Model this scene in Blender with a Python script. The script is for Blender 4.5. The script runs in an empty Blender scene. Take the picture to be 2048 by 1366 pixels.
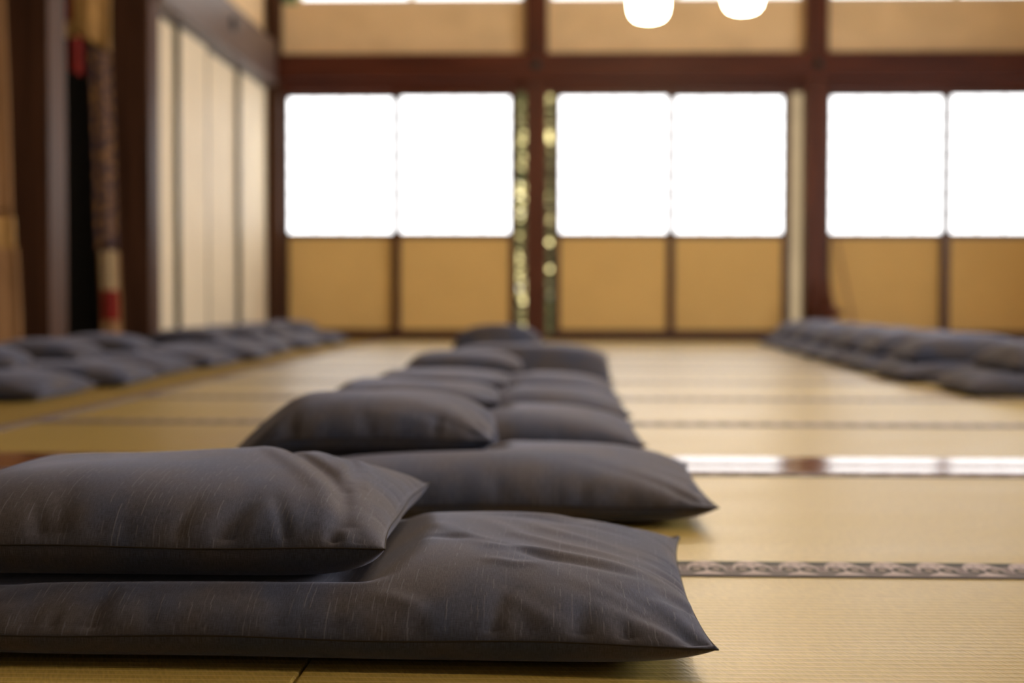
import bpy, bmesh, math, random
import numpy as np
from mathutils import Matrix, Vector

random.seed(4)
SC = bpy.context.scene
COL = SC.collection

# ------------------------------------------------------------------ camera, world, sun, exposure
cam_d = bpy.data.cameras.new('camera')
cam_d.lens = 50.0
cam_d.sensor_width = 36.0
cam_d.clip_start = 0.02
cam_d.dof.use_dof = True
cam_d.dof.focus_distance = 1.21
cam_d.dof.aperture_fstop = 3.8
cam = bpy.data.objects.new('camera', cam_d)
cam.rotation_mode = 'XYZ'
cam.matrix_world = (Matrix.Translation((0, 0, .305)) @ Matrix.Rotation(math.atan(99/2844), 4, 'Z')
                    @ Matrix.Rotation(math.pi/2-math.atan(83/2844), 4, 'X') @ Matrix.Rotation(math.radians(.12), 4, 'Z'))
COL.objects.link(cam)
SC.camera = cam

world = bpy.data.worlds.new('world')
SC.world = world
world.use_nodes = True
wn = world.node_tree
wn.nodes['Background'].inputs[0].default_value = (.85, .9, 1, 1)
wn.nodes['Background'].inputs[1].default_value = .35

sun_d = bpy.data.lights.new('sun', 'SUN')
sun_d.energy = 26
sun_d.angle = .01
sun_d.color = (1, .93, .8)
sun = bpy.data.objects.new('sun', sun_d)
sun.rotation_euler = Vector((-.35, .75, -.8)).to_track_quat('-Z', 'Y').to_euler()
COL.objects.link(sun)

FAR_PAPER = 3.7      # radiance of the back-lit shoji paper, far wall
SIDE_PAPER = 12.0     # the same along the right wall
HIGH_PAPER = 3.0     # transom above the beam
LAMP_GLOW = 40.0

SC.view_settings.view_transform = 'Standard'
SC.view_settings.look = 'None'
SC.view_settings.exposure = 0.0
SC.view_settings.gamma = 1.0
SC.view_settings.use_curve_mapping = False

# ------------------------------------------------------------------ node helpers
class N:
    def __init__(s, name):
        s.m = bpy.data.materials.new(name); s.m.use_nodes = True
        s.t = s.m.node_tree; s.t.nodes.clear()
        s.out = s.t.nodes.new('ShaderNodeOutputMaterial')
    def new(s, typ, **kw):
        n = s.t.nodes.new(typ)
        for k, v in kw.items(): setattr(n, k, v)
        return n
    def put(s, sock, v):
        if v is None: return
        if isinstance(v, bpy.types.NodeSocket): s.t.links.new(v, sock)
        else:
            if hasattr(sock.default_value, '__len__') and not isinstance(v, (int, float)):
                v = tuple(v)
                if len(sock.default_value) == 4 and len(v) == 3: v = v+(1,)
            sock.default_value = v
    def math(s, op, a, b=None, c=None, clamp=False):
        n = s.new('ShaderNodeMath', operation=op, use_clamp=clamp)
        for i, v in enumerate((a, b, c)):
            if v is not None: s.put(n.inputs[i], v)
        return n.outputs[0]
    def mix(s, f, a, b, bt='MIX'):
        n = s.new('ShaderNodeMix', data_type='RGBA', blend_type=bt)
        s.put(n.inputs[0], f); s.put(n.inputs[6], a); s.put(n.inputs[7], b)
        return n.outputs[2]
    def coord(s, kind='Object'):
        return s.new('ShaderNodeTexCoord').outputs[kind]
    def xyz(s, v):
        n = s.new('ShaderNodeSeparateXYZ'); s.put(n.inputs[0], v); return n.outputs
    def vec(s, x, y, z=0.0):
        n = s.new('ShaderNodeCombineXYZ')
        for i, v in enumerate((x, y, z)): s.put(n.inputs[i], v)
        return n.outputs[0]
    def scale(s, v, sc):
        n = s.new('ShaderNodeVectorMath', operation='MULTIPLY'); s.put(n.inputs[0], v); n.inputs[1].default_value = sc
        return n.outputs[0]
    def noise(s, v, scale=1.0, detail=2.0, rough=.5):
        n = s.new('ShaderNodeTexNoise'); s.put(n.inputs['Vector'], v)
        n.inputs['Scale'].default_value = scale; n.inputs['Detail'].default_value = detail; n.inputs['Roughness'].default_value = rough
        return n.outputs[0]
    def ramp(s, f, a, b):
        n = s.new('ShaderNodeMapRange', interpolation_type='SMOOTHSTEP'); s.put(n.inputs[0], f)
        n.inputs[1].default_value = a; n.inputs[2].default_value = b
        return n.outputs[0]
    def bump(s, h, dist, strength=1.0):
        n = s.new('ShaderNodeBump'); s.put(n.inputs['Height'], h); n.inputs['Distance'].default_value = dist; n.inputs['Strength'].default_value = strength
        return n.outputs[0]
    def bsdf(s, color, rough=.6, spec=.5, normal=None, **kw):
        n = s.new('ShaderNodeBsdfPrincipled')
        s.put(n.inputs['Base Color'], color); s.put(n.inputs['Roughness'], rough); s.put(n.inputs['Specular IOR Level'], spec)
        if normal is not None: s.put(n.inputs['Normal'], normal)
        for k, v in kw.items(): s.put(n.inputs[k.replace('_', ' ')], v)
        s.t.links.new(n.outputs[0], s.out.inputs[0])
        return n

def mat_wood(name, c1, c2, rough=.35, spec=.5, axis=2, scale=1.0):
    n = N(name); o = n.coord()
    sc = [26*scale]*3; sc[axis] = 1.3*scale
    g = n.noise(n.scale(o, sc), 1, 5, .6)
    col = n.mix(n.ramp(g, .35, .68), c1, c2)
    rg = n.math('ADD', n.math('MULTIPLY', g, .12), rough-.06)
    n.bsdf(col, rg, spec, n.bump(g, .0008, .5))
    return n.m

def mat_plain(name, c, rough=.7, spec=.4, var=.06, metal=0.0):
    n = N(name); o = n.coord()
    g = n.noise(o, 3.2, 4); f = n.noise(o, 160, 2)
    col = n.mix(n.ramp(g, .3, .7), [v*(1-var) for v in c], [v*(1+var) for v in c])
    n.bsdf(col, rough, spec, n.bump(f, .0004, .4), Metallic=metal)
    return n.m

def mat_tatami(name, along_x=True, rough=.31, spec=.6, dim=1.0):
    n = N(name); o = n.xyz(n.coord())
    x, y = (o[0], o[1]) if along_x else (o[1], o[0])
    ph = n.math('MULTIPLY', y, 2*math.pi/.0126)
    wob = n.math('MULTIPLY', n.noise(n.vec(n.math('MULTIPLY', x, 9), n.math('MULTIPLY', y, 60)), 1, 2), .9)
    s = n.math('SINE', n.math('ADD', ph, wob))
    line = n.ramp(s, .80, 1.0)
    groove = n.ramp(n.math('SINE', n.math('ADD', n.math('ADD', ph, wob), -.75)), .86, 1.0)
    rush = n.noise(n.vec(n.math('ADD', n.math('MULTIPLY', x, 420), n.math('MULTIPLY', y, 150)), n.math('MULTIPLY', y, 60)), 1, 2, .5)
    blot = n.noise(n.vec(n.math('MULTIPLY', x, 1.6), n.math('MULTIPLY', y, 7)), 1, 4)
    base = n.mix(n.ramp(rush, .3, .72), (.40, .280, .062), (.575, .425, .110))
    base = n.mix(n.math('MULTIPLY', n.ramp(blot, .35, .7), .30), base, (.48, .345, .085))
    tint = n.noise(n.vec(n.math('MULTIPLY', x, 14), n.math('MULTIPLY', y, 160)), 1, 2)
    base = n.mix(n.math('MULTIPLY', n.ramp(tint, .45, .7), .25), base, (.50, .425, .125))
    col = n.mix(n.math('MULTIPLY', line, .62), base, (.84, .64, .34))
    col = n.mix(n.math('MULTIPLY', groove, .22), col, (.20, .13, .03))
    h = n.math('ADD', n.math('MULTIPLY', s, .22), n.math('MULTIPLY', rush, .6))
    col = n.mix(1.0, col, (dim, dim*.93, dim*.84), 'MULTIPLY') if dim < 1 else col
    n.bsdf(col, n.math('ADD', rough, n.math('MULTIPLY', blot, .16)), spec, n.bump(h, .0007, .55))
    return n.m

def mat_border():
    """woven brocade edging, one motif of the crest every 52 mm; UV = metres along, -1..1 across the pair"""
    n = N('brocade_edging'); uv = n.xyz(n.coord('UV'))
    px = n.math('SUBTRACT', n.math('FRACT', n.math('DIVIDE', uv[0], .052)), .5)
    v = uv[1]; ax = n.math('ABSOLUTE', px)
    def ell(cx, cy, rx, ry, src=ax, k=.12):
        dx = n.math('DIVIDE', n.math('SUBTRACT', src, cx), rx); dy = n.math('DIVIDE', n.math('SUBTRACT', v, cy), ry)
        r = n.math('ADD', n.math('MULTIPLY', dx, dx), n.math('MULTIPLY', dy, dy))
        return n.math('SUBTRACT', 1, n.ramp(r, 1-k, 1+k))
    weave = n.noise(n.vec(n.math('MULTIPLY', uv[0], 900), n.math('MULTIPLY', v, 26)), 1, 2)
    dark, plum, lt = (.010, .013, .012), (.13, .095, .105), (.56, .46, .47)
    top = n.ramp(v, .42, .55)
    col = n.mix(top, plum, dark)
    hatch = n.ramp(n.math('SINE', n.math('MULTIPLY', uv[0], 2*math.pi/.004)), -.2, .6)
    col = n.mix(n.math('MULTIPLY', n.math('MULTIPLY', hatch, ell(.5, 0.0, .14, .4)), .5), col, lt)
    arch = n.math('MULTIPLY', ell(0, -.12, .43, 1.08), n.ramp(v, -.22, -.10))
    col = n.mix(arch, col, lt)
    edge_ = n.math('ADD', ax, n.math('MULTIPLY', v, .62))
    tri = n.math('MULTIPLY', n.math('SUBTRACT', 1, n.ramp(edge_, -.14, -.08)), n.ramp(v, -.80, -.68))
    col = n.mix(tri, col, lt)
    col = n.mix(ell(.20, -.10, .185, .36), col, (.045, .034, .032))
    col = n.mix(ell(.21, -.06, .085, .17), col, (.36, .29, .27))
    col = n.mix(n.math('MULTIPLY', ell(.10, .55, .045, .12), .6), col, plum)
    col = n.mix(n.math('MULTIPLY', ell(.28, .42, .05, .10), .5), col, plum)
    low = n.math('SUBTRACT', 1, n.ramp(v, -.95, -.82))
    col = n.mix(low, col, (.03, .02, .025))
    col = n.mix(.45, col, n.mix(n.ramp(weave, .3, .7), (.05, .05, .05), (1.5, 1.5, 1.5)), 'MULTIPLY')
    n.bsdf(col, .6, .35, n.bump(weave, .0004, .5))
    return n.m

def mat_fabric():
    """dark cotton with pale slub dashes; UV = metres on the cloth"""
    n = N('slub_cotton'); uvv = n.coord('UV'); uv = n.xyz(uvv); x, y = uv[0], uv[1]
    info = n.new('ShaderNodeObjectInfo').outputs['Random']
    # dashes: narrow columns, each broken at its own heights and stepping sideways
    y2 = n.math('MULTIPLY', y, 46)
    xs = n.math('ADD', x, n.math('MULTIPLY', n.noise(n.vec(n.math('MULTIPLY', x, 12), n.math('MULTIPLY', n.math('FLOOR', n.math('MULTIPLY', y, 50)), .71)), 1, 1), .005))
    colid = n.math('FLOOR', n.math('DIVIDE', xs, .0052))
    fx = n.math('FRACT', n.math('DIVIDE', xs, .0052))
    wn_ = n.new('ShaderNodeTexWhiteNoise', noise_dimensions='1D'); n.put(wn_.inputs['W'], colid)
    r = wn_.outputs[0]
    brk = n.noise(n.vec(n.math('MULTIPLY', colid, 3.7), n.math('ADD', y2, n.math('MULTIPLY', r, 30))), 1, 1)
    on = n.math('MULTIPLY', n.ramp(brk, .46, .56), n.ramp(r, .05, .8))
    thin = n.math('MULTIPLY', n.ramp(fx, .30, .46), n.math('SUBTRACT', 1, n.ramp(fx, .50, .68)))
    dash = n.math('MULTIPLY', n.math('MULTIPLY', on, thin), n.math('LESS_THAN', x, 1.2))
    warp = n.noise(n.vec(n.math('MULTIPLY', x, 1500), n.math('MULTIPLY', y, 120)), 1, 2)
    weft = n.noise(n.vec(n.math('MULTIPLY', x, 150), n.math('MULTIPLY', y, 1700)), 1, 2)
    cloud = n.noise(n.vec(n.math('ADD', n.math('MULTIPLY', x, 9), n.math('MULTIPLY', info, 40)), n.math('MULTIPLY', y, 6)), 1, 3)
    base = n.mix(n.ramp(cloud, .36, .66), (.064, .056, .057), (.038, .048, .084))
    w = n.math('ADD', n.math('MULTIPLY', warp, .6), n.math('MULTIPLY', weft, .4))
    base = n.mix(.7, base, n.mix(n.ramp(w, .3, .72), (.5, .5, .5), (1.7, 1.65, 1.65)), 'MULTIPLY')
    col = n.mix(n.math('MULTIPLY', dash, .48), base, (.15, .15, .175))
    b = n.bsdf(col, .82, .28, n.bump(n.math('ADD', w, n.math('MULTIPLY', dash, .5)), .0004, .6))
    b.inputs['Sheen Weight'].default_value = .32
    b.inputs['Sheen Roughness'].default_value = .45
    n.put(b.inputs['Sheen Tint'], (.62, .60, .72))
    return n.m

def mat_glow(name, c, s):
    n = N(name); e = n.new('ShaderNodeEmission'); n.put(e.inputs[0], c); e.inputs[1].default_value = s
    n.t.links.new(e.outputs[0], n.out.inputs[0]); return n.m

M = {}
M['red_wood'] = mat_wood('reddish_brown_timber', (.060, .014, .006), (.115, .029, .011), .45, .28)
M['red_wood_x'] = mat_wood('reddish_brown_beam', (.055, .012, .006), (.105, .025, .010), .45, .25, 0)
M['dark_post'] = mat_wood('dark_brown_post', (.042, .017, .008), (.082, .034, .016), .58, .18)
M['beam_left'] = mat_wood('window_lit_beam', (.085, .050, .038), (.13, .085, .065), .45, .4, 1)  # paler tone: window light on the beam face put into the colour
M['sill'] = mat_wood('polished_threshold', (.24, .095, .035), (.33, .14, .055), .15, .42, 0)
M['door_wood'] = mat_wood('door_frame_timber', (.045, .014, .007), (.085, .028, .013), .4, .4)
M['grey_frame'] = mat_plain('dark_lacquer_edge', (.045, .045, .035), .35, .4)
M['plaster'] = mat_plain('cream_plaster', (.84, .62, .36), .85, .2)
M['ochre'] = mat_plain('ochre_paper_panel', (.70, .47, .175), .7, .3, .03)
M['fusuma'] = mat_plain('cream_door_paper', (.76, .64, .455), .6, .2, .03)
M['dark'] = mat_plain('recess_shade_board', (.012, .010, .008), .35, .4)  # near-black colour stands in for the shade inside the altar recess
M['ceiling'] = mat_wood('ceiling_boards', (.16, .09, .045), (.24, .14, .07), .5, .3, 1, .4)
M['under'] = mat_plain('floor_boards', (.10, .06, .03), .7)
M['tat_x'] = mat_tatami('woven_rush_mat', True)
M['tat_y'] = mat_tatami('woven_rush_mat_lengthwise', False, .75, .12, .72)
M['edging'] = mat_border()
M['fabric'] = mat_fabric()
M['thread'] = mat_plain('seam_thread', (.030, .024, .020), .8, .2)
M['paper_far'] = mat_glow('backlit_paper_far', (1, 1, 1), FAR_PAPER)
M['paper_side'] = mat_glow('backlit_paper_side', (.97, .975, 1), SIDE_PAPER)
M['paper_high'] = mat_glow('backlit_paper_transom', (1, .97, .95), HIGH_PAPER)
M['glow'] = mat_glow('lamp_glow', (1, .78, .50), LAMP_GLOW)
M['brass'] = mat_plain('aged_brass', (.45, .32, .14), .35, .5, .05, 1.0)
M['iron'] = mat_plain('blackened_iron', (.035, .04, .038), .45, .5, .05, .6)
M['gold'] = mat_plain('gold_brocade', (.55, .31, .10), .55, .4, .15)
M['red'] = mat_plain('red_silk', (.28, .014, .006), .6, .3, .1)
M['tan'] = mat_plain('tan_silk', (.40, .21, .09), .7, .3, .1)
M['cream_silk'] = mat_plain('cream_silk', (.55, .40, .22), .7, .3)
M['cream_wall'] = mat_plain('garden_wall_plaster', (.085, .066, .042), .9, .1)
M['cloth'] = mat_plain('pale_cotton_bundle', (.45, .34, .30), .85, .2)
M['stick'] = mat_plain('pale_brown_wood', (.42, .24, .10), .5, .3)
M['bark'] = mat_plain('shrub_bark', (.05, .035, .02), .9, .1)
M['soil'] = mat_plain('garden_soil', (.045, .04, .03), .95, .1, .3)
n = N('brocade'); o = n.coord(); g = n.new('ShaderNodeTexVoronoi'); n.put(g.inputs['Vector'], o); g.inputs['Scale'].default_value = 30
n.bsdf(n.mix(n.ramp(g.outputs[0], .2, .7), (.34, .17, .06), (.09, .05, .055)), .6, .4); M['brocade'] = n.m
n = N('glossy_leaf'); o = n.coord(); g = n.noise(o, 4, 2)
b = n.bsdf(n.mix(n.ramp(g, .4, .6), (.07, .065, .03), (.62, .56, .28)), .3, .5); M['leaf'] = n.m

# ------------------------------------------------------------------ mesh helpers
def link(name, me, mat, parent=None, smooth=False):
    ob = bpy.data.objects.new(name, me); COL.objects.link(ob)
    if mat is not None: me.materials.append(mat)
    if parent: ob.parent = parent
    if smooth:
        for p in me.polygons: p.use_smooth = True
    return ob

def thing(name, label, cat, loc=(0, 0, 0), group=None):
    ob = bpy.data.objects.new(name, None); COL.objects.link(ob); ob.location = loc; ob.empty_display_size = .1
    tag(ob, label, cat, group); return ob

def tag(ob, label, cat, group=None):
    ob['label'] = label; ob['category'] = cat
    if group: ob['group'] = group
    return ob

def struct(ob):
    ob['kind'] = 'structure'; return ob

def boxes(name, lst, mat, parent=None, bev=.003, T=None, off=(0, 0, 0)):
    """lst of (x0,x1,y0,y1,z0,z1) merged into one mesh; T maps points; off is subtracted (parent location)"""
    bm = bmesh.new()
    for b in lst:
        x0, x1, y0, y1, z0, z1 = b[:6]
        r = bmesh.ops.create_cube(bm, size=1)
        bmesh.ops.scale(bm, vec=(x1-x0, y1-y0, z1-z0), verts=r['verts'])
        bmesh.ops.translate(bm, vec=((x0+x1)/2, (y0+y1)/2, (z0+z1)/2), verts=r['verts'])
    if bev:
        bmesh.ops.bevel(bm, geom=bm.edges[:], offset=bev, segments=2, affect='EDGES', profile=.5)
    if T is not None: bmesh.ops.transform(bm, matrix=T, verts=bm.verts)
    if any(off): bmesh.ops.translate(bm, vec=[-v for v in off], verts=bm.verts)
    if T is not None and T.determinant() < 0: bmesh.ops.reverse_faces(bm, faces=bm.faces)
    me = bpy.data.meshes.new(name); bm.to_mesh(me); bm.free()
    return link(name, me, mat, parent)

def lathe(name, prof, mat, parent=None, seg=40, at=(0, 0, 0)):
    bm = bmesh.new(); rings = []
    for r, z in prof:
        rings.append([bm.verts.new((at[0]+r*math.cos(2*math.pi*k/seg), at[1]+r*math.sin(2*math.pi*k/seg), at[2]+z)) for k in range(seg)])
    for a, b in zip(rings[:-1], rings[1:]):
        for k in range(seg): bm.faces.new((a[k], a[(k+1) % seg], b[(k+1) % seg], b[k]))
    bm.faces.new(rings[0][::-1]); bm.faces.new(rings[-1])
    me = bpy.data.meshes.new(name); bm.to_mesh(me); bm.free()
    return link(name, me, mat, parent, True)

def tube(name, pts, rad, mat, parent=None, closed=False, seg=6):
    P = np.array(pts, float); n = len(P)
    d = np.roll(P, -1, 0)-np.roll(P, 1, 0) if closed else np.gradient(P, axis=0)
    d /= np.linalg.norm(d, axis=1, keepdims=True)+1e-9
    upv = np.array([0, 0, 1.]) if abs(d[0][2]) < .9 else np.array([1., 0, 0])
    s = np.cross(d, upv); s /= np.linalg.norm(s, axis=1, keepdims=True)+1e-9; u = np.cross(s, d)
    vs = []
    for k in range(seg):
        a = 2*math.pi*k/seg; vs.append(P+rad*(math.cos(a)*s+math.sin(a)*u))
    V = np.stack(vs, 1).reshape(-1, 3); F = []
    for i in range(n if closed else n-1):
        j = (i+1) % n
        for k in range(seg): F.append((i*seg+k, j*seg+k, j*seg+(k+1) % seg, i*seg+(k+1) % seg))
    me = bpy.data.meshes.new(name); me.from_pydata(V.tolist(), [], F)
    return link(name, me, mat, parent, True)

# ------------------------------------------------------------------ floor: boards, mats, threshold
XR = 4.30          # right wall
XL = -2.225        # left wall plane
floor = struct(boxes('floor', [(-4.2, 4.6, -2.6, 11.0, -.12, -.056)], M['under'], bev=0))

def tatami(x0, x1, y0, y1, along_x=True, lo=True, hi=True, bw=.0455):
    g = .0012
    mt = boxes('tatami_mat', [(x0+g, x1-g, y0+g, y1-g, -.055, 0)], M['tat_x' if along_x else 'tat_y'], floor, bev=.002)
    for side, flag in ((0, lo), (1, hi)):
        if not flag: continue
        e = (y0 if side == 0 else y1) if along_x else (x0 if side == 0 else x1)
        inner = e+bw if side == 0 else e-bw
        a, b = (x0+g, x1-g) if along_x else (y0+g, y1-g)
        # thin folded cloth strip: flat on top, wrapped over the edge
        eg = e+g*.4 if side == 0 else e-g*.4
        prof = [(inner, .0004), (inner+(e-inner)*.03, .0014), (eg-(e-inner)*.02, .0014), (eg, .0), (eg, -.03)]
        vs, fs, uvs = [], [], []
        for t in (a, b):
            for q, z in prof:
                vs.append((t, q, z) if along_x else (q, t, z))
        k = len(prof)
        for i in range(k-1): fs.append((i, i+1, k+i+1, k+i))
        me = bpy.data.meshes.new('edging_cloth'); me.from_pydata(vs, [], fs)
        ul = me.uv_layers.new(name='UVMap')
        for lp in me.loops:
            v = me.vertices[lp.vertex_index].co
            t, q = (v[0], v[1]) if along_x else (v[1], v[0])
            ul.data[lp.index].uv = (t+.017, (q-e)/bw)
        link('edging_cloth', me, M['edging'], mt)

for y0, y1, xs in [(-.19, .71, (-2.03, -.213, 1.607, 3.43, 4.28)), (.71, 1.612, (-2.03, -.213, 1.607, 3.43, 4.28)), (1.612, 2.515, (-2.22, -.15, 1.66, 4.28))]:
    for a, b in zip(xs[:-1], xs[1:]): tatami(a, b, y0, y1)
ys = (2.768, 3.50, 4.39, 5.29, 6.19, 7.09, 7.99, 8.89, 9.79, 10.69)
for i, (y0, y1) in enumerate(zip(ys[:-1], ys[1:])):
    for a, b in ((-1.3, -.15), (-.15, 1.72), (1.72, 4.28)): tatami(a, b, y0, y1, True, i > 0, True)
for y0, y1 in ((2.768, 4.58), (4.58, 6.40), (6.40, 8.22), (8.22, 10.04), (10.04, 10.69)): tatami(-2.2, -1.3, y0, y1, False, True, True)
struct(boxes('trim_1', [(-2.24, 4.29, 2.518, 2.60, -.055, .003), (-2.24, 4.29, 2.603, 2.628, -.055, .0), (-2.24, 4.29, 2.631, 2.765, -.055, .003)], M['sill'], bev=.0015))
struct(boxes('trim_2', [(-2.24, 4.29, 10.693, 10.90, -.055, .045)], M['door_wood'], bev=.004))

# ------------------------------------------------------------------ walls
def shoji(idx, x0, x1, y, T, paper, kum=True, ztop=1.87):
    st = .064; z0, zr0, zr1, z1 = .046, .772, .815, ztop
    fr = [(x0, x0+st, y, y+.032, z0, z1), (x1-st, x1, y, y+.032, z0, z1), (x0+st, x1-st, y, y+.032, z0, z0+.035),
          (x0+st, x1-st, y, y+.032, zr0, zr1), (x0+st, x1-st, y, y+.032, z1-.035, z1)]
    d = struct(boxes('door_%d' % idx, fr, M['door_wood'], T=T, bev=.002))
    if kum:
        k = []
        for i in range(1, 4):
            xc = x0+st+(x1-x0-2*st)*i/4; k.append((xc-.003, xc+.003, y+.008, y+.020, zr1, z1-.035))
        for i in range(1, 7):
            zc = zr1+(z1-.035-zr1)*i/7; k.append((x0+st, x1-st, y+.009, y+.019, zc-.003, zc+.003))
        boxes('lattice', k, M['door_wood'], d, T=T, bev=0)
    boxes('shoji_paper', [(x0+st-.004, x1-st+.004, y+.020, y+.0215, zr1-.004, z1-.031)], paper, d, T=T, bev=0)
    boxes('lower_panel', [(x0+st-.004, x1-st+.004, y+.012, y+.020, z0+.031, zr0+.004)], M['ochre'], d, T=T, bev=0)
    return d

# far wall (along X at y = 10.8)
def post(idx, x0, x1, y0, y1, z0, z1, mat, T=None):
    return struct(boxes('trim_%d' % idx, [(x0, x1, y0, y1, z0, z1)], mat, bev=.006, T=T))
post(3, -2.235, -2.125, 10.68, 10.86, -.05, 3.3, M['dark_post'])
post(4, -.276, -.112, 10.70, 10.87, -.05, 3.3, M['red_wood'])
post(5, 1.812, 1.976, 10.70, 10.87, -.05, 3.3, M['red_wood'])
post(6, 3.888, 4.052, 10.70, 10.87, -.05, 3.3, M['red_wood'])
bm_ = struct(boxes('trim_7', [(-2.23, XR, 10.655, 10.90, 1.955, 2.145), (-2.23, XR, 10.74, 10.88, 1.872, 1.953)], M['red_wood_x'], bev=.004))
T0 = Matrix.Identity(4)
for xc in (-.195, 1.893):
    lathe('nail_cover', [(.040, 0), (.040, .008), (.028, .018), (.012, .026), (.004, .03)], M['iron'], bm_, 6)
    ob = bm_.children[-1]; ob.data.transform(Matrix.Translation((xc, 10.656, 2.06)) @ Matrix.Rotation(math.pi/2, 4, 'X'))
k = 1
for a, b, yy in ((-2.145, -1.216, 10.80), (-1.284, -.332, 10.76), (-.076, .852, 10.76), (.783, 1.722, 10.80), (1.955, 2.910, 10.80), (2.840, 3.76, 10.76)):
    shoji(k, a, b, yy, None, M['paper_far']); k += 1
struct(boxes('wall_far', [(-2.125, -.276, 10.79, 10.85, 2.145, 2.545), (-.112, 1.812, 10.79, 10.85, 2.145, 2.545), (1.976, 3.888, 10.79, 10.85, 2.145, 2.545),
                          (4.05, XR+.02, 10.79, 10.85, 2.145, 2.545), (-2.125, XR+.02, 10.79, 10.85, 2.97, 3.32), (3.76, 4.3, 10.79, 10.85, -.05, 1.88)], M['plaster'], bev=0))
wi = 1
for a, b in ((-2.0, -.276), (-.112, 1.812), (1.976, 3.888)):
    mdl = (a+b)/2
    w = struct(boxes('window_%d' % wi, [(a, b, 10.78, 10.83, 2.545, 2.575), (a, b, 10.78, 10.83, 2.94, 2.97), (a, a+.03, 10.78, 10.83, 2.575, 2.94), (b-.03, b, 10.78, 10.83, 2.575, 2.94), (mdl-.02, mdl+.02, 10.78, 10.83, 2.575, 2.94)], M['fusuma'], bev=0))
    boxes('shoji_paper', [(a+.03, b-.03, 10.80, 10.802, 2.575, 2.94)], M['paper_high'], w, bev=0); wi += 1

# left wall: paper doors between corner and post, heavy posts, altar recess beyond
for a, b, xx, m in ((7.60, 8.28, -2.262, 0), (8.24, 8.92, -2.232, 0), (8.86, 9.86, -2.262, 1), (9.80, 10.72, -2.232, 0)):
    d = struct(boxes('door_%d' % k, [(xx-.02, xx+.008, a, a+.022, .02, 1.905), (xx-.02, xx+.008, b-.022, b, .02, 1.905), (xx-.02, xx+.008, a+.022, b-.022, .02, .04), (xx-.02, xx+.008, a+.022, b-.022, 1.885, 1.905)], M['grey_frame'], bev=.001))
    boxes('door_paper', [(xx-.016, xx+.003, a+.021, b-.021, .039, 1.886)], M['fusuma'], d, bev=0)
    if m: 
        lathe('door_pull', [(.030, 0), (.030, .004), (.022, .005), (.018, .002)], M['iron'], d, 24).data.transform(Matrix.Translation((xx+.004, a+.07, .825)) @ Matrix.Rotation(math.pi/2, 4, 'Y'))
    k += 1
struct(boxes('wall_left', [(XL-.06, XL-.02, 7.55, 10.75, 2.2, 3.32)], M['plaster'], bev=0))
bl = struct(boxes('trim_8', [(-2.29, -2.145, 7.6, 10.70, 1.915, 2.235), (-2.30, -2.20, 7.6, 10.70, 1.905, 1.93)], M['beam_left'], bev=.008))
lathe('nail_cover', [(.055, 0), (.055, .010), (.036, .022), (.014, .032), (.004, .036)], M['iron'], bl, 6).data.transform(Matrix.Translation((-2.146, 9.25, 2.10)) @ Matrix.Rotation(math.pi/2, 4, 'Y'))
post(9, -2.375, -2.172, 7.45, 7.65, -.05, 3.3, M['dark_post'])
post(10, -2.375, -2.172, 5.97, 6.19, -.05, 3.3, M['dark_post'])
post(11, -2.375, -2.172, 3.9, 4.1, -.05, 3.3, M['dark_post'])
post(12, -2.375, -2.172, 1.9, 2.1, -.05, 3.3, M['dark_post'])
post(13, -2.375, -2.172, -.1, .1, -.05, 3.3, M['dark_post'])
struct(boxes('wall_altar', [(-3.5, -3.44, -2.6, 7.7, -.05, 3.32), (-3.44, -2.37, 7.62, 7.68, -.05, 3.32)], M['dark'], bev=0))
struct(boxes('trim_14', [(-2.36, -2.19, -2.6, 7.45, 2.35, 2.60)], M['dark_post'], bev=.006))
struct(boxes('wall_back', [(-3.5, 4.5, -2.66, -2.6, -.05, 3.32)], mat_plain('grey_plaster', (.42, .42, .40), .85, .2), bev=0))
cl = [(-3.5+i*.42, -3.5+i*.42+.414, -2.66, 10.9, 3.30, 3.33) for i in range(19)]
struct(boxes('ceiling', cl, M['ceiling'], bev=.003))

# right wall: daylight through paper doors
TR = Matrix(((0, 1, 0, XR-10.8), (-1, 0, 0, 0), (0, 0, 1, 0), (0, 0, 0, 1)))   # (x,y)->(y-10.8+XR, -x)
pn = 15
for yy in (10.7, 8.55, 6.4, 4.25, 2.1, -.05):
    post(pn, -yy-.08, -yy+.08, 10.70, 10.87, -.05, 3.3, M['red_wood'], TR); pn += 1
for ya in (6.48, 4.33, 2.18, .03):
    shoji(k, -ya-1.99, -ya-.965, 10.80, TR, M['paper_side']); k += 1
    shoji(k, -ya-1.03, -ya+.0, 10.76, TR, M['paper_side']); k += 1
struct(boxes('trim_%d' % pn, [(-10.8, 2.6, 10.655, 10.90, 1.955, 2.145), (-10.8, 2.6, 10.74, 10.88, 1.872, 1.953), (-10.8, 2.6, 10.70, 10.90, -.05, .045)], M['red_wood_x'], bev=.004, T=TR))
struct(boxes('wall_right', [(-10.85, 2.66, 10.84, 10.88, 2.14, 3.32), (.1, 2.66, 10.84, 10.88, -.05, 2.0), (-10.7, -8.63, 10.80, 10.86, -.05, 2.0)], M['plaster'], bev=0, T=TR))

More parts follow.
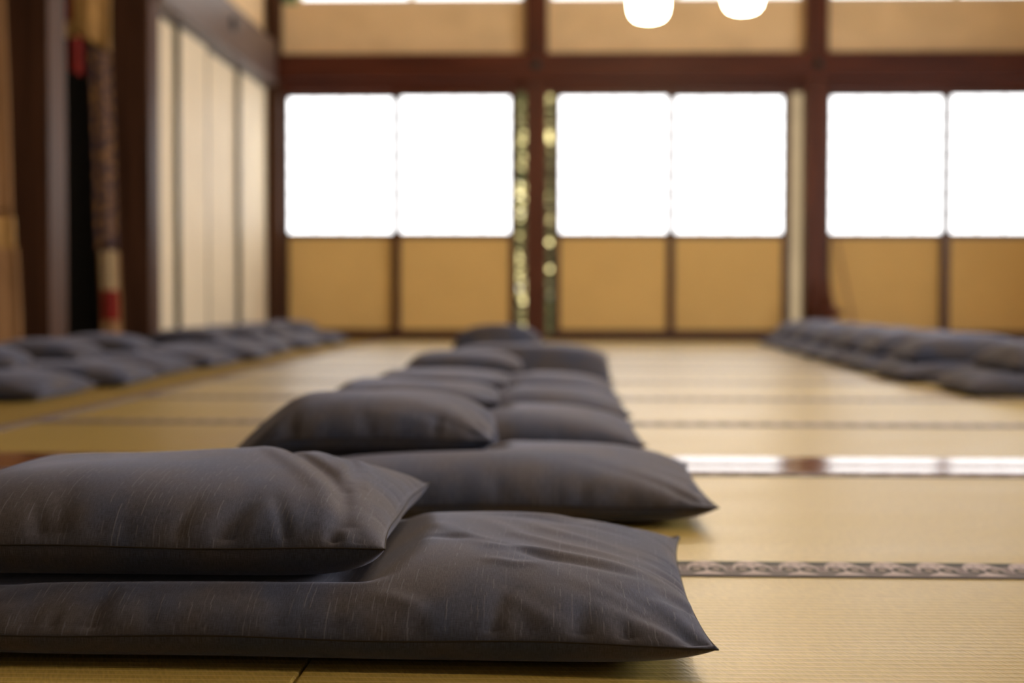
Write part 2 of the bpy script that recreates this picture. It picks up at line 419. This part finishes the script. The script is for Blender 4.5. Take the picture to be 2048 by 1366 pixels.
# ------------------------------------------------------------------ garden seen through the two narrow gaps
struct(boxes('ground', [(-9, 9, 10.95, 30, -.5, -.4)], M['soil'], bev=0))
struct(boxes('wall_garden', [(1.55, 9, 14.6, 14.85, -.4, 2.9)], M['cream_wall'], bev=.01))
struct(boxes('wall_hedge', [(-9, 9, 18, 18.5, -.4, 7)], mat_plain('dark_hedge', (.012, .018, .006), .9, .1, .4), bev=0))
def shrub(cx, cy, rx, ry, h, nleaf, label, seed):
    rng = random.Random(seed)
    r = thing('garden_shrub', label, 'shrub', (cx, cy, -.4))
    vs, fs = [], []
    for i in range(nleaf):
        a = rng.uniform(0, 2*math.pi); t = rng.random()**.4; zz = rng.uniform(.1, 1)
        p = Vector((rx*t*math.cos(a)*(1.1-.4*zz), ry*t*math.sin(a)*(1.1-.4*zz), h*zz))
        d = Vector((rng.gauss(0, 1), rng.gauss(0, 1)-.4, rng.gauss(.3, .8))).normalized()
        e = d.cross(Vector((rng.gauss(0, 1), rng.gauss(0, 1), rng.gauss(0, 1)))).normalized(); nrm = d.cross(e)
        L = rng.uniform(.05, .085); W = L*.32; k0 = len(vs)
        for f, w_, c in ((0, 0, 0), (.3, 1, .1), (.7, .8, .1), (1, 0, -.1), (.7, -.8, .1), (.3, -1, .1)):
            vs.append(p+d*L*f+e*W*w_+nrm*L*c)
        fs += [(k0, k0+1, k0+2, k0+3), (k0, k0+3, k0+4, k0+5)]
    me = bpy.data.meshes.new('foliage'); me.from_pydata([tuple(v) for v in vs], [], fs)
    f = link('foliage', me, M['leaf'], r); f['kind'] = 'stuff'
    for i in range(5):
        a = i*1.3; tube('stem', [(.05*math.cos(a), .05*math.sin(a), 0), (.12*rx*math.cos(a), .12*ry*math.sin(a), h*.3), (.5*rx*math.cos(a), .5*ry*math.sin(a), h*.8)], .018, M['bark'], r)
shrub(-.95, 14.1, .62, .5, 2.5, 2300, 'leafy sunlit garden shrub outside, left of the middle post', 1)
shrub(.62, 14.3, .55, .5, 2.2, 2000, 'leafy sunlit garden shrub outside, right of the middle post', 2)
shrub(-.5, 16.0, 1.3, .6, 3.2, 2600, 'tall dark shrub farther back in the garden', 3)

# ------------------------------------------------------------------ cushions
def cushion_arrays(w, d, H, zs, n, seed, folds=(), pin=.038, pucker=1.0, amp=1.0, sides=(1, 1, 1, 1)):
    rng = np.random.RandomState(seed)
    s = np.linspace(-1, 1, n); s = .45*s+.55*np.sin(np.pi*s/2)
    m = max(12, int(n*.9)); q = np.linspace(-1, 1, m); q = .45*q+.55*np.sin(np.pi*q/2)
    U, V = np.meshgrid(s, q, indexing='ij')
    a, b = w/2, d/2
    X = U*a*(1-pin*(1-np.abs(V)**3.2)*np.abs(U)); Y = V*b*(1-pin*(1-np.abs(U)**3.2)*np.abs(V))
    kt = (np.clip(1-np.abs(U)**2.9, 0, 1)*np.clip(1-np.abs(V)**2.9, 0, 1))**.52
    kb = (np.clip(1-np.abs(U)**8, 0, 1)*np.clip(1-np.abs(V)**8, 0, 1))**.5
    lump = np.zeros_like(U)
    for _ in range(8):
        f = rng.uniform(1.5, 5.5, 2); lump += np.sin(f[0]*U+rng.uniform(0, 6.3))*np.sin(f[1]*V+rng.uniform(0, 6.3))
    ztop = (H-zs)*kt*(1+.020*lump*amp); zbot = -zs*kb
    # puckers along the seams, radial creases at the corners, long folds
    D = np.zeros_like(U); Dbv = np.zeros_like(U)
    for side in range(4):
        if side == 0: t_, e_, ln = X, b*(1+V), w
        elif side == 1: t_, e_, ln = X, b*(1-V), w
        elif side == 2: t_, e_, ln = Y, a*(1+U), d
        else: t_, e_, ln = Y, a*(1-U), d
        for _ in range(int(ln/.030)):
            p0 = rng.uniform(-ln/2, ln/2); wd = rng.uniform(.0045, .010); le = rng.uniform(.015, .050); am = (.0008+.0042*rng.uniform(0, 1)**1.6)*pucker*sides[side]
            skew = rng.uniform(-.35, .35)
            g = np.exp(-((t_-p0-skew*e_)/(wd*(1+e_*9)))**2)*np.exp(-(e_/le)**1.6)*np.clip(e_/.003, 0, 1)
            D -= am*g
            Dbv -= am*.5*g
    for sx in (-1, 1):
        for sy in (-1, 1):
            cx, cy = X-sx*a, Y-sy*b; R = np.hypot(cx, cy); A = np.arctan2(-cy*sy, -cx*sx)
            for _ in range(6):
                a0 = rng.uniform(.12, 1.45); am = rng.uniform(.0010, .0028)*pucker*(sides[3] if sx > 0 else sides[2]); le = rng.uniform(.08, .22)
                D -= am*np.exp(-((A-a0)*np.clip(R, .01, 1)/(.007+R*.05))**2)*np.exp(-(R/le)**2)*np.clip(R/.03, 0, 1)
    for pts, am, wd in folds:
        P = np.array(pts, float); best = np.full(U.shape, 9.); tt = np.zeros_like(U)
        L = np.concatenate([[0], np.cumsum(np.linalg.norm(P[1:]-P[:-1], axis=1))])
        for i in range(len(P)-1):
            v = P[i+1]-P[i]; l2 = (v*v).sum(); t = np.clip(((X-P[i, 0])*v[0]+(Y-P[i, 1])*v[1])/l2, 0, 1)
            dd = np.hypot(X-P[i, 0]-t*v[0], Y-P[i, 1]-t*v[1]); mm = dd < best
            best = np.where(mm, dd, best); tt = np.where(mm, (L[i]+t*math.sqrt(l2))/L[-1], tt)
        D += am*np.exp(-(best/wd)**2)*np.clip(np.sin(np.pi*(.08+.84*tt)), 0, 1)**.7
    T = np.stack([X, Y, ztop], -1); B = np.stack([X, Y, zbot], -1)
    def normals(G):
        gu = np.gradient(G, axis=0); gv = np.gradient(G, axis=1); nn = np.cross(gu, gv)
        return nn/(np.linalg.norm(nn, axis=-1, keepdims=True)+1e-12)
    inner = np.ones_like(U); inner[0] = inner[-1] = 0; inner[:, 0] = inner[:, -1] = 0
    T = T+normals(T)*(D*inner)[..., None]; B = B-normals(B)*(Dbv*inner*0)[..., None]
    # a hand-sewn seam is never quite straight
    wav = (.0012*np.sin(X*23+seed)+.0010*np.sin(Y*31+seed*2))*(1-kb)
    T[..., 2] += zs+wav; B[..., 2] += zs+wav
    return T, B, U*a, V*b

def smin(a, b, k=.008):
    h = np.clip(.5+.5*(b-a)/k, 0, 1); return b*(1-h)+a*h-k*h*(1-h)

def to_local(x, y, c, rot):
    dx, dy = x-c[0], y-c[1]; co, si = math.cos(-rot), math.sin(-rot)
    return co*dx-si*dy, si*dx+co*dy

def sstep(x): x = np.clip(x, 0, 1); return x*x*(3-2*x)

def footprint(x, y, c, rot, w, d, soft=.07):
    lx, ly = to_local(x, y, c, rot)
    fx = sstep((w/2-np.abs(lx))/(2*soft)+.9); fy = sstep((d/2-np.abs(ly))/(2*soft)+.9)
    return fx*fy

def make_cushion(c, rot, T, B, Ux, Vy, label, group, lift=None, press=None, zbase=0.0):
    root = thing('floor_cushion', label, 'cushion', (c[0], c[1], 0), group)
    co, si = math.cos(rot), math.sin(rot)
    out = []
    for G in (T, B):
        G = G.copy(); x = G[..., 0]*co-G[..., 1]*si; y = G[..., 0]*si+G[..., 1]*co
        z = G[..., 2]+zbase
        if lift is not None: z = z+lift(x+c[0], y+c[1])
        out.append(np.stack([x, y, z], -1))
    T, B = out
    if press is not None:
        lim = press(T[..., 0]+c[0], T[..., 1]+c[1])
        zz = smin(T[..., 2], lim); T[1:-1, 1:-1, 2] = np.maximum(zz, B[..., 2]+.004)[1:-1, 1:-1]
    nx, ny = T.shape[:2]; idT = np.arange(nx*ny).reshape(nx, ny)
    inner = np.zeros((nx, ny), bool); inner[1:-1, 1:-1] = True
    idB = idT.copy(); idB[inner] = nx*ny+np.arange(inner.sum())
    V = np.concatenate([T.reshape(-1, 3), B[inner]])
    uvT = np.stack([Ux, Vy], -1).reshape(-1, 2)
    # cloth length of the steep front: measured along the surface so the dashes do not stretch
    F = []
    for I, fl in ((idT, False), (idB, True)):
        q = np.stack([I[:-1, :-1], I[1:, :-1], I[1:, 1:], I[:-1, 1:]], -1).reshape(-1, 4)
        F.append(q[:, ::-1] if fl else q)
    nf = len(F[0]); F = np.concatenate(F)
    me = bpy.data.meshes.new('cover'); me.from_pydata(V.tolist(), [], F.tolist())
    ar = []
    for G in (T, B):
        ln = np.linalg.norm(np.diff(G, axis=1), axis=-1); acc = np.concatenate([np.zeros((nx, 1)), np.cumsum(ln, 1)], 1); acc = acc-acc[:, ny//2:ny//2+1]
        lu = np.linalg.norm(np.diff(G, axis=0), axis=-1); acu = np.concatenate([np.zeros((1, ny)), np.cumsum(lu, 0)], 0); acu = acu-acu[nx//2:nx//2+1]
        ar.append(np.stack([.75*Ux+.25*acu, acc], -1))
    ar[1] = ar[1]+np.array([2.3, 1.7])
    uv = np.concatenate([np.stack([ar[0][..., 0].ravel()[F[:nf].ravel()], ar[0][..., 1].ravel()[F[:nf].ravel()]], -1)])
    back = np.zeros(len(V), int); back[idB.ravel()] = np.arange(nx*ny)
    bi = back[F[nf:].ravel()]
    uv = np.concatenate([uv, np.stack([ar[1][..., 0].ravel()[bi], ar[1][..., 1].ravel()[bi]], -1)])
    ul = me.uv_layers.new(name='UVMap'); ul.data.foreach_set('uv', uv.astype(np.float32).ravel())
    link('cover', me, M['fabric'], root, True)
    rim = np.concatenate([T[:, 0], T[-1, 1:], T[-2::-1, -1], T[0, -2:0:-1]])
    tube('seam', rim+np.array([0, 0, -.0003]), .0008, M['thread'], root, True, 5)
    return root

ZS = .036      # seam height of a cushion lying on another
ZL = .030      # seam height of a cushion lying on the mats, its filling spread flat
def pair(low, up, lab_low, lab_up, group_low, group_up, n_low=44, n_up=44, seed=1, folds_low=(), folds_up=(), sides_up=(1, 1, 1, 1)):
    """low/up = (cx, cy, w, d, H, rot); the upper cushion sags over the one below"""
    lc, lr = (low[0], low[1]), low[5]
    Tl, Bl, Ul, Vl = cushion_arrays(low[2], low[3], low[4], ZL, n_low, seed, folds_low)
    if up is None:
        return make_cushion(lc, lr, Tl, Bl, Ul, Vl, lab_low, group_low)
    uc, ur = (up[0], up[1]), up[5]
    Tu, Bu, Uu, Vu = cushion_arrays(up[2], up[3], up[4], ZS, n_up, seed+50, folds_up, sides=sides_up)
    sag = low[4]*.70
    lift = lambda x, y: sag*footprint(x, y, lc, lr, low[2], low[3])
    def press(x, y):
        lx, ly = to_local(x, y, uc, ur); out = np.hypot(np.clip(np.abs(lx)-up[2]/2+.025, 0, 9), np.clip(np.abs(ly)-up[3]/2+.02, 0, 9))
        return lift(x, y)-.0015+.55*out+np.where(out > .12, (out-.12)*3, 0)
    a = make_cushion(lc, lr, Tl, Bl, Ul, Vl, lab_low, group_low, press=press)
    b = make_cushion(uc, ur, Tu, Bu, Uu, Vu, lab_up, group_up, lift=lift)
    return a, b

G1 = 'large cushions of the middle row'; G2 = 'small square cushions of the middle row'
fl = [([(.065, .071), (.1, -.01), (.132, -.047), (.193, -.069), (.274, -.08)], .0050, .013),
      ([(.112, .114), (.146, .028), (.193, -.017), (.266, -.041)], .0045, .014),
      ([(.146, .129), (.174, .083), (.25, .021)], .0035, .014),
      ([(.059, -.012), (.105, -.021), (.143, -.05), (.176, -.085), (.25, -.10)], -.0040, .010),
      ([(.04, -.18), (.069, -.196), (.085, -.212)], .0030, .009),
      ([(.124, -.103), (.15, -.116), (.169, -.111)], .0025, .008),
      ([(.144, -.175), (.169, -.204), (.198, -.221)], .0022, .008),
      ([(.10, .16), (.16, .17), (.26, .12)], -.003, .012), ([(.08, .20), (.18, .20), (.27, .17)], .003, .014)]
fl = [([tuple(float(v) for v in to_local(x-.19, y+1.36, (-.218, 1.398), -.025)) for x, y in p], a*.75, w) for p, a, w in fl]
fu = [([(.085, .165), (.135, .050), (.172, -.03), (.196, -.10), (.212, -.19)], -.0065, .0095),
      ([(.068, .13), (.115, .02), (.152, -.06), (.180, -.12), (.198, -.20)], .0030, .012),
      ([(.131, .19), (.17, .131), (.190, .009), (.200, -.092)], -.0028, .006),
      ([(.14, .18), (.185, .10), (.205, .02), (.212, -.06)], .0022, .006), ([(.06, .19), (.12, .15), (.168, .05), (.196, -.05)], .0018, .006)]
pair((-.218, 1.398, .70, .525, .080, -.025), (-.401, 1.424, .50, .44, .090, .004),
     'large dark cushion nearest the camera, bottom of the front pair', 'small square cushion at lower left, on top of the nearest cushion',
     G1, G2, 180, 170, 3, fl, fu, (1.5, 1, 1, .2))
pair((-.103, 2.15, .63, .53, .084, -.01), (-.322, 2.34, .44, .44, .095, .0),
     'second large cushion from the camera, its right corner above the front one', 'second small square cushion from the camera, dark front turned to us',
     G1, G2, 80, 80, 7)
pair((-.145, 2.97, .62, .53, .084, .0), (-.370, 3.12, .48, .44, .070, .03),
     'third large cushion from the camera with a navy shaded front', 'third small square cushion from the camera, low and flattened', G1, G2, 50, 50, 11)
pair((-.14, 3.67, .62, .53, .084, .01), (-.36, 3.80, .45, .44, .060, -.03),
     'fourth large cushion from the camera in the middle row', 'fourth small square cushion from the camera, the flattest of all', G1, G2, 40, 40, 15)
pair((-.14, 4.36, .62, .53, .084, -.01), (-.318, 4.55, .40, .44, .086, .02),
     'fifth large cushion from the camera in the middle row', 'fifth small square cushion from the camera, tall and rounded', G1, G2, 36, 36, 19)
pair((-.13, 5.13, .61, .53, .090, .02), (-.128, 5.02, .60, .52, .088, -.02),
     'sixth large cushion from the camera, under another of the same size', 'large cushion stacked on the sixth one, tip sticking out right', G1, G1, 36, 36, 23)
pair((-.12, 5.80, .62, .53, .12, .0), (-.250, 5.62, .37, .44, .125, .05),
     'farthest large cushion of the middle row', 'farthest small square cushion, the dark hump before the middle post', G1, G2, 36, 36, 27)

names = ['nearest', 'second', 'third', 'fourth', 'fifth', 'sixth', 'seventh', 'eighth']
for i, y in enumerate((4.35, 5.05, 5.75, 6.45, 7.2, 8.0, 8.85, 9.7)):
    pair((-1.815+.03*math.sin(i*2.1), y, .60, .53, .09, .05*math.sin(i*1.7)), (-1.93+.05*math.sin(i*3.1), y+.20, .42, .42, .095, .08*math.cos(i*2.3)) if i != 3 else None,
         '%s large dark cushion of the row along the left wall' % names[i], '%s small cushion lying on a large one along the left wall' % names[i],
         'large cushions along the left wall', 'small cushions along the left wall', 30, 30, 40+i*3)
for i, y in enumerate((4.76, 5.55, 6.25, 6.92, 7.6, 8.4, 9.3)):
    x = (1.575, 1.53, 1.54, 1.55, 1.565, 1.59, 1.62)[i]
    pair((x, y, .60, .53, .09, .05*math.sin(i*1.3)), (x+(.10 if i == 0 else .03), y+.04, .50, .44, .115, .06*math.cos(i*2.3)),
         '%s large dark cushion of the row on the right' % names[i], '%s rounded cushion lying on a large one of the right row' % names[i],
         'large cushions of the right row', 'small cushions of the right row', 34, 34, 80+i*3)

# ------------------------------------------------------------------ lamps
def lamp(cx, cy, zb, label):
    r = thing('pendant_lamp', label, 'lamp', (cx, cy, zb), 'glowing pendant lamps')
    R = .112
    prof = [(.001, 0), (.05, .002), (.080, .012), (.098, .032), (.108, .062), (R, .095), (.109, .128), (.100, .165), (.086, .20), (.07, .228), (.05, .245)]
    lathe('lamp_shade', prof, M['glow'], r, 48)
    lathe('cap', [(.055, .24), (.056, .262), (.040, .278), (.018, .30), (.012, .32)], M['brass'], r, 32)
    tube('cord', [(0, 0, .30), (0, 0, (3.3-zb)*.5), (0, 0, 3.3-zb-.02)], .004, M['iron'], r)
    lathe('ceiling_rose', [(.05, 3.275-zb), (.05, 3.29-zb), (.03, 3.30-zb)], M['brass'], r, 24)
lamp(.492, 8.2, 1.900, 'glowing round pendant lamp, the lower and left one of two')
lamp(1.028, 8.2, 1.945, 'glowing round pendant lamp, the higher and right one of two')
for yy, t in ((5.2, 'halfway down the hall'), (2.9, 'in the front half of the hall'), (.6, 'at the near end of the hall')):  # extra lamps out of view, added to brighten the near floor and cushions
    lamp(.492, yy, 1.876, 'added fill lamp, unseen above the view %s, left one' % t)
    lamp(1.028, yy, 1.918, 'added fill lamp, unseen above the view %s, right one' % t)

# ------------------------------------------------------------------ hangings between the left posts
def cloth_strip(name, x0, x1, y, z0, z1, mat, parent, off, lean=0., zt=None, zb=None, thick=.006, ph=0.):
    """hanging cloth with shallow vertical waves; lean = x shift per metre downward, measured from zt"""
    nu, nv = 14, 24; vs = []; fs = []
    for s_ in (0, 1):
        for i in range(nu):
            for j in range(nv):
                u = i/(nu-1); v = j/(nv-1); z = z0+(z1-z0)*v
                zlow = z if zb is None else z+(zb*(1-v)*(u-.5))
                x = x0+(x1-x0)*u+lean*(zt-z)
                yy = y+.008*math.sin(u*9+ph)+.004*math.sin(z*7+ph)+s_*thick
                vs.append((x-off[0], yy-off[1], zlow-off[2]))
    def I(s_, i, j): return s_*nu*nv+i*nv+j
    for i in range(nu-1):
        for j in range(nv-1):
            fs.append((I(0, i, j), I(0, i+1, j), I(0, i+1, j+1), I(0, i, j+1))); fs.append((I(1, i, j), I(1, i, j+1), I(1, i+1, j+1), I(1, i+1, j)))
    for i in range(nu-1):
        for j in (0, nv-1): fs.append((I(0, i, j), I(1, i, j), I(1, i+1, j), I(0, i+1, j)))
    for j in range(nv-1):
        for i in (0, nu-1): fs.append((I(0, i, j), I(0, i, j+1), I(1, i, j+1), I(1, i, j)))
    bm = bmesh.new(); me = bpy.data.meshes.new(name); me.from_pydata(vs, [], fs); bm.from_mesh(me); bmesh.ops.recalc_face_normals(bm, faces=bm.faces); bm.to_mesh(me); bm.free()
    return link(name, me, mat, parent, True)
o = (-2.27, 6.95, 2.35)
b1 = thing('hanging_banner', 'long brocade banner with red and gold silk between the two dark posts', 'banner', o)
cloth_strip('brocade_strip', -2.325, -2.218, 6.95, .535, 2.35, M['brocade'], b1, o, .030, 1.54)
cloth_strip('gold_drape', -2.40, -2.212, 6.93, 1.56, 2.35, M['gold'], b1, o, 0, 2.35, -.10, ph=1.)
cloth_strip('cream_end', -2.302, -2.222, 6.945, .345, .545, M['cream_silk'], b1, o, .030, 1.54)
cloth_strip('red_end', -2.302, -2.222, 6.943, .20, .350, M['red'], b1, o, .030, 1.54)
cloth_strip('tan_end', -2.315, -2.212, 6.95, .05, .535, M['tan'], b1, o, .030, 1.54)
tube('cord', [(-.005, 0, -.02), (-.005, 0, .4), (-.005, 0, .94)], .006, M['red'], b1)
o = (-2.51, 7.3, 2.35)
b2 = thing('altar_hanging', 'red silk hanging with a gold band in the dark beyond the posts', 'hanging', o)
cloth_strip('red_panel', -2.545, -2.470, 7.3, 1.47, 1.66, M['red'], b2, o, 0, 1.6, -.03)
cloth_strip('gold_band', -2.57, -2.470, 7.3, 1.655, 1.74, M['gold'], b2, o, 0, 1.6)
cloth_strip('red_top', -2.555, -2.475, 7.3, 1.735, 2.35, M['red'], b2, o, 0, 1.6)
tube('cord', [(0, 0, 0), (0, 0, .4), (0, 0, .94)], .006, M['red'], b2)
o = (-2.25, 5.4, 2.35)
b3 = thing('hanging_banner', 'tan silk banner cut by the left edge of the view', 'banner', o)
cloth_strip('silk_strip', -2.33, -2.135, 5.4, .62, 2.35, M['tan'], b3, o, .03, 1.54)
cloth_strip('gold_band', -2.33, -2.128, 5.398, .50, .62, M['gold'], b3, o, .03, 1.54)
cloth_strip('lower_end', -2.33, -2.125, 5.4, .05, .50, M['tan'], b3, o, .035, 1.54)
cloth_strip('red_patch', -2.28, -2.200, 5.392, .25, .36, M['red'], b3, o, .03, 1.54)
tube('cord', [(0, 0, 0), (0, 0, .4), (0, 0, .94)], .006, M['red'], b3)

# ------------------------------------------------------------------ small things by the right-hand post
st = thing('wooden_stand', 'small dark red turned wooden stand on the floor beside the right post', 'stand', (1.945, 10.52, 0))
lathe('base', [(.085, 0), (.085, .02), (.06, .035), (.035, .08), (.035, .17)], M['red_wood'], st)
lathe('tray', [(.035, .17), (.10, .19), (.118, .215), (.118, .235), (.09, .24), (.05, .27)], M['red_wood'], st)
lathe('finial', [(.05, .27), (.040, .33), (.028, .40), (.030, .43), (.018, .47), (.004, .48)], M['red_wood'], st)
sk = thing('wooden_staff', 'thin pale wooden staff leaning on the lower door panel, right of post', 'staff', (2.19, 10.60, .0))
tube('shaft', [(0, 0, .012), (-.07, .065, .38), (-.137, .125, .76)], .012, M['stick'], sk, seg=10)
lathe('tip', [(.013, .0), (.016, .006), (.016, .03), (.012, .04)], M['stick'], sk, 12)
cb = lathe('cloth_bundle', [(.03, 0), (.062, .012), (.072, .04), (.062, .075), (.035, .10), (.014, .115), (.024, .14), (.012, .155)], M['cloth'], None, 24)
cb.location = (2.115, 10.46, 0)
for v in cb.data.vertices:
    a = math.atan2(v.co.y, v.co.x); r_ = 1+.10*math.sin(5*a)+.06*math.sin(9*a+2); v.co.x *= r_; v.co.y *= r_
tag(cb, 'small pale cloth bundle on the floor beside the red stand', 'bundle')
